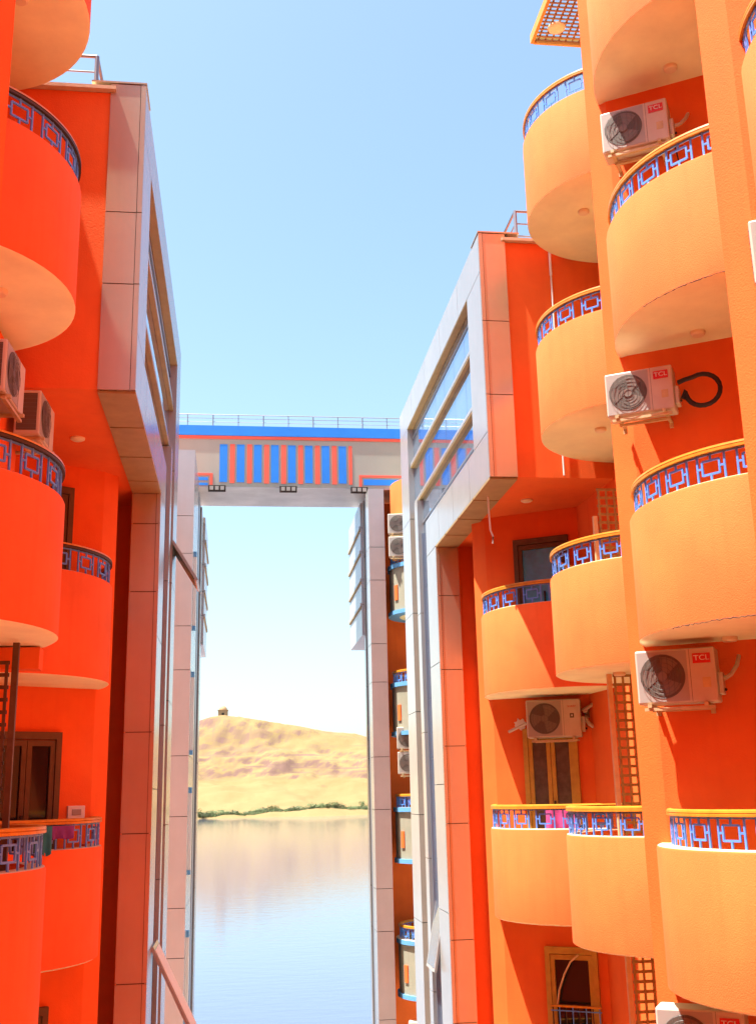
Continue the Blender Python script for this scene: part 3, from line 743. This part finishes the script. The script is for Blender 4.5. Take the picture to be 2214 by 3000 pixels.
def hill_mat():
    m = bpy.data.materials.new('desert_hill'); m.use_nodes = True; nt = m.node_tree; b = nt.nodes['Principled BSDF']
    b.inputs['Roughness'].default_value = .95; b.inputs['Specular IOR Level'].default_value = .1
    geo = nt.nodes.new('ShaderNodeNewGeometry')
    n = nt.nodes.new('ShaderNodeTexNoise'); n.inputs['Scale'].default_value = .03; n.inputs['Detail'].default_value = 10; n.inputs['Roughness'].default_value = .6
    nt.links.new(geo.outputs['Position'], n.inputs['Vector'])
    r = nt.nodes.new('ShaderNodeValToRGB'); e = r.color_ramp.elements
    e[0].position = .32; e[0].color = (.176, .120, .052, 1); e[1].position = .68; e[1].color = (.208, .149, .068, 1)
    nt.links.new(n.outputs['Fac'], r.inputs['Fac'])
    sep = nt.nodes.new('ShaderNodeSeparateXYZ'); nt.links.new(geo.outputs['True Normal'], sep.inputs['Vector'])
    mr = nt.nodes.new('ShaderNodeMapRange'); mr.inputs['From Min'].default_value = .82; mr.inputs['From Max'].default_value = .60
    nt.links.new(sep.outputs['Z'], mr.inputs['Value'])
    mp = nt.nodes.new('ShaderNodeMapping'); mp.inputs['Scale'].default_value = (.016, .008, .36); nt.links.new(geo.outputs['Position'], mp.inputs['Vector'])
    ns = nt.nodes.new('ShaderNodeTexNoise'); ns.inputs['Scale'].default_value = 1.0; ns.inputs['Detail'].default_value = 9; ns.inputs['Roughness'].default_value = .68; nt.links.new(mp.outputs['Vector'], ns.inputs['Vector'])
    ms = nt.nodes.new('ShaderNodeMapRange'); ms.inputs['From Min'].default_value = .53; ms.inputs['From Max'].default_value = .58; nt.links.new(ns.outputs['Fac'], ms.inputs['Value'])
    sp = nt.nodes.new('ShaderNodeSeparateXYZ'); nt.links.new(geo.outputs['Position'], sp.inputs['Vector'])
    b1 = nt.nodes.new('ShaderNodeMapRange'); b1.inputs['From Min'].default_value = 10; b1.inputs['From Max'].default_value = 17; nt.links.new(sp.outputs['Z'], b1.inputs['Value'])
    b2 = nt.nodes.new('ShaderNodeMapRange'); b2.inputs['From Min'].default_value = 36; b2.inputs['From Max'].default_value = 29; b2.inputs['To Min'].default_value = .25; nt.links.new(sp.outputs['Z'], b2.inputs['Value'])
    m1 = nt.nodes.new('ShaderNodeMath'); m1.operation = 'MULTIPLY'; nt.links.new(b1.outputs['Result'], m1.inputs[0]); nt.links.new(b2.outputs['Result'], m1.inputs[1])
    m2 = nt.nodes.new('ShaderNodeMath'); m2.operation = 'MULTIPLY'; nt.links.new(m1.outputs['Value'], m2.inputs[0]); nt.links.new(ms.outputs['Result'], m2.inputs[1])
    m3 = nt.nodes.new('ShaderNodeMath'); m3.operation = 'MAXIMUM'; nt.links.new(m2.outputs['Value'], m3.inputs[0]); nt.links.new(mr.outputs['Result'], m3.inputs[1])
    nb = nt.nodes.new('ShaderNodeTexNoise'); nb.inputs['Scale'].default_value = .35; nb.inputs['Detail'].default_value = 8; nb.inputs['Roughness'].default_value = .7; nt.links.new(geo.outputs['Position'], nb.inputs['Vector'])
    bp = nt.nodes.new('ShaderNodeBump'); bp.inputs['Strength'].default_value = .6; bp.inputs['Distance'].default_value = .8; nt.links.new(nb.outputs['Fac'], bp.inputs['Height']); nt.links.new(bp.outputs['Normal'], b.inputs['Normal'])
    mx = nt.nodes.new('ShaderNodeMix'); mx.data_type = 'RGBA'; mx.inputs['B'].default_value = (.150, .088, .070, 1)
    nt.links.new(m3.outputs['Value'], mx.inputs['Factor']); nt.links.new(r.outputs['Color'], mx.inputs['A'])
    nt.links.new(mx.outputs['Result'], b.inputs['Base Color'])
    return m
def lerp(x, xs):
    for (a, fa), (b, fb) in zip(xs, xs[1:]):
        if x <= b: return fa + (fb - fa) * max(0, (x - a) / (b - a))
    return xs[-1][1]
ridge = [(-700, 25), (-400, 42), (-160, 50), (-70, 54), (-40, 57), (-22, 61.5), (-13, 63.2), (-4, 62.8), (8, 59.5), (30, 57), (55, 52), (75, 48.5), (92, 47.5), (104, 44), (130, 40), (220, 46), (400, 38), (800, 25)]
def hz(X, Y):
    Rg = lerp(X * 880 / max(Y, 700), ridge)
    v = Vector((X * .012, Y * .012, 3.1)); w = noise.fractal(v, 1, 2, 5); w2 = noise.fractal(Vector((X * .05, Y * .06, 9)), 1, 2, 5)
    w3 = noise.fractal(Vector((X * .028, Y * .02, 5.5)), 1, 2, 6); st = max(.15, min(1.25, .75 + 1.3 * w3))
    yy = Y + 20 * w + 7 * w2
    z = lerp(yy, [(640, -13.0), (664, -12.3), (672, -9.5), (700, -6), (778, 11), (781 + 8 * (1.25 - st), 13.6), (797, 19.5), (800 + 9 * (1.25 - st), 23.0), (813, 27.5), (816 + 8 * (1.25 - st), 30), (880, Rg - 1), (905, Rg), (1000, Rg - 12), (1300, 5)])
    z += w2 * (.8 if yy > 700 else .3)
    return z
xs = [-700 + 12 * i for i in range(50)] + [-100 + 2.0 * i for i in range(125)] + [150 + 12 * i for i in range(56)]
ys = [640 + 5 * i for i in range(24)] + [758 + 1.5 * i for i in range(48)] + [831 + 3.5 * i for i in range(24)] + [915 + 20 * i for i in range(20)]
vs = [(x, y, hz(x, y)) for y in ys for x in xs]; nx = len(xs)
fs = [(j * nx + i, j * nx + i + 1, (j + 1) * nx + i + 1, (j + 1) * nx + i) for j in range(len(ys) - 1) for i in range(nx - 1)]
me = bpy.data.meshes.new('hills'); me.from_pydata(vs, [], fs); me.materials.append(hill_mat())
for p in me.polygons: p.use_smooth = True
o = bpy.data.objects.new('hills', me); col.objects.link(o); tag(o, kind='structure')
# distant ground to the horizon
me = bpy.data.meshes.new('terrain'); me.from_pydata([(-9000, 755, -13), (9000, 755, -13), (9000, 9000, -13), (-9000, 9000, -13)], [], [(0, 1, 2, 3)]); me.materials.append(hill_mat())
o = bpy.data.objects.new('terrain', me); col.objects.link(o); tag(o, kind='structure')

# domed tomb on the ridge
tx, ty = -.0142 * 885, 885; tz = hz(tx, ty) - .8
tb = thing('domed_tomb', 'small domed stone tomb standing on the hilltop across the river', 'tomb', loc=(tx, ty, tz))
g = MB(); g.box(-3.2, 3.2, -3.2, 3.2, 0, 4.2, M['sandstone']); g.box(-3.5, 3.5, -3.5, 3.5, 4.2, 4.6, M['sandstone']); g.build('wall', tb)
g = MB(); g.revolve((0, 0), [(2.7 * math.cos(R(a)), 4.55 + 2.9 * math.sin(R(a))) for a in range(0, 91, 10)], 0, 2 * math.pi, 20, [M['sandstone']] * 9); g.build('dome', tb, smooth=50)
g = MB(); g.box(-.8, .8, -3.26, -3.15, 0, 2.6, M['dark']); g.build('doorway', tb); tb.scale = (1.2, 1.2, 1.25)

# trees and bushes along the far bank
def tree_proto(name, w, h, leaf, seed):
    rnd = random.Random(seed)
    r = thing(name, 'x', 'tree', 'trees along the far river bank')
    g = MB(); g.tube([(0, 0, -1), (.1, 0, h * .3), (.3, .1, h * .6)], [.28, .2, .1], M['bark'], 6)
    for k in range(4):
        a = k * 1.6; g.tube([(.05, 0, h * .25), (math.cos(a) * w * .25, math.sin(a) * w * .25, h * .6)], [.12, .05], M['bark'], 5)
    g.build('trunk', r)
    g = MB(); cl = [(rnd.uniform(-.36, .36) * w, rnd.uniform(-.3, .3) * w, h * rnd.uniform(.28, .82), rnd.uniform(.16, .30) * w) for _ in range(8)]
    for _ in range(420):
        cx, cy, cz, cr = rnd.choice(cl)
        d = Vector((rnd.gauss(0, 1), rnd.gauss(0, 1), rnd.gauss(0, .8))).normalized() * cr * rnd.uniform(.5, 1)
        p = Vector((cx, cy, cz)) + d
        a = Vector((rnd.gauss(0, 1), rnd.gauss(0, 1), rnd.gauss(0, 1))).normalized(); b = a.orthogonal().normalized(); s_ = rnd.uniform(.22, .5)
        k = len(g.v); g.v += [tuple(p - a * s_), tuple(p + b * s_ * .5), tuple(p + a * s_), tuple(p - b * s_ * .5)]
        g.face([k, k + 1, k + 2, k + 3], M[leaf])
    g.build('crown', r); return r
protos = [tree_proto('bank_tree', 8, 5.2, 'leaf1', 1), tree_proto('bank_bush', 7, 3.2, 'leaf2', 2), tree_proto('bank_bush', 10, 3.0, 'leaf1', 3)]
pl = ['bushy green tree on the far river bank', 'dusty low bush on the far river bank', 'wide green bush on the far river bank']
rt = random.Random(5); used = [False] * 3
for_reeds = None
xsb = [-30, -25, -20, -15, -11, -7.5, -3, 1, 5, 11, 15, 21, 33, 38, 43.5, 47, 53, 57, 60, 68, 72, 77, 84, -40, -48, 90, 98]
for i, X in enumerate(xsb):
    j = 0 if X in (-7.5, -11, 43.5, -15, 57) else (2 if i % 2 else 1)
    Y = 668 + rt.uniform(-1.5, 4)
    o = protos[j] if not used[j] else copy_tree(protos[j]); used[j] = True
    o.location = (X * 1.0, Y, hz(X, Y) - .2); o.rotation_euler = (0, 0, rt.uniform(0, 6)); s_ = rt.uniform(.7, 1.05); o.scale = (s_ * 1.1, s_, s_ * .8)
    o['label'] = pl[j]; o['group'] = ['green trees along the far bank', 'dusty bushes along the far bank', 'wide bushes along the far bank'][j]
o = copy_tree(protos[0]); o.location = (75.5, 680, hz(75.5, 680) - .2); o['label'] = 'lone tree on the sand slope above the far bank, right'; o['group'] = 'green trees along the far bank'; o.scale = (.6, .6, .7)

g = MB(); rr_ = random.Random(11)
for i in range(5200):
    X = rr_.uniform(-60, 115); dens = noise.fractal(Vector((X * .09, 2.2, 0)), 1, 2, 4)
    if dens < rr_.uniform(-.75, .30): continue
    Y = 666.5 + rr_.uniform(0, 4.5); z = hz(X, Y) - .1; h = rr_.uniform(.5, 1.5) * (1 + .6 * dens); w_ = rr_.uniform(.25, .6); a = rr_.uniform(0, 3.14); k = len(g.v)
    g.v += [(X - w_ * math.cos(a), Y - w_ * math.sin(a), z), (X + w_ * math.cos(a), Y + w_ * math.sin(a), z), (X + w_ * .7 * math.cos(a) + .2, Y, z + h), (X - w_ * .7 * math.cos(a) + .2, Y, z + h * .9)]
    g.face([k, k + 1, k + 2, k + 3], M['leaf1' if rr_.random() < .6 else 'leaf2'])
tag(g.build('bank_reeds'), 'low green reeds growing along the far waterline', 'reeds', kind='stuff')

# ------------------------------------------------------------------ camera
cam = bpy.data.cameras.new('camera'); co = bpy.data.objects.new('camera', cam); col.objects.link(co); scn.camera = co
cam.sensor_fit = 'VERTICAL'; cam.sensor_height = 36; cam.lens = 36 * 2370 / 2238; cam.clip_end = 20000; cam.clip_start = .05
pitch, yaw, roll = R(14.55), R(7.43), R(1.3)
F = Vector((math.sin(yaw) * math.cos(pitch), math.cos(yaw) * math.cos(pitch), math.sin(pitch)))
R0 = Vector((math.cos(yaw), -math.sin(yaw), 0)); U0 = R0.cross(F)
Rv = R0 * math.cos(roll) - U0 * math.sin(roll); Uv = R0 * math.sin(roll) + U0 * math.cos(roll)
from mathutils import Matrix
co.matrix_world = Matrix(((Rv.x, Uv.x, -F.x, 0), (Rv.y, Uv.y, -F.y, 0), (Rv.z, Uv.z, -F.z, 0), (0, 0, 0, 1)))

# ------------------------------------------------------------------ light
to_sun = Vector((-.31, -.055, .95)).normalized()
sun = bpy.data.lights.new('sun', 'SUN'); sun.energy = 5.0; sun.angle = R(.5); sun.color = (1, .955, .88)
so = bpy.data.objects.new('sun', sun); col.objects.link(so); so.rotation_euler = (-to_sun).to_track_quat('-Z', 'Y').to_euler(); so.location = (0, 0, 30)
w = bpy.data.worlds.new('World'); scn.world = w; w.use_nodes = True; nt = w.node_tree
sky = nt.nodes.new('ShaderNodeTexSky'); sky.sky_type = 'NISHITA'; sky.sun_disc = False
sky.sun_elevation = math.asin(to_sun.z); sky.sun_rotation = math.atan2(to_sun.x, to_sun.y)
sky.air_density = 1.0; sky.dust_density = 2.4; sky.ozone_density = .0; sky.altitude = 100
bg = nt.nodes['Background']; bg.inputs['Strength'].default_value = .090
tint = nt.nodes.new('ShaderNodeMix'); tint.data_type = 'RGBA'; tint.blend_type = 'MULTIPLY'; tint.inputs['Factor'].default_value = 1; tint.inputs['B'].default_value = (.94, 1.04, 1.0, 1)
nt.links.new(sky.outputs['Color'], tint.inputs['A']); nt.links.new(tint.outputs['Result'], bg.inputs['Color'])
vs_ = scn.view_settings; scn.display_settings.display_device = 'sRGB'
vs_.view_transform = 'Standard'; vs_.look = 'None'; vs_.exposure = 1.85; vs_.gamma = 1; vs_.use_curve_mapping = False
scn.render.engine = 'CYCLES'; scn.cycles.max_bounces = 10; scn.cycles.diffuse_bounces = 3
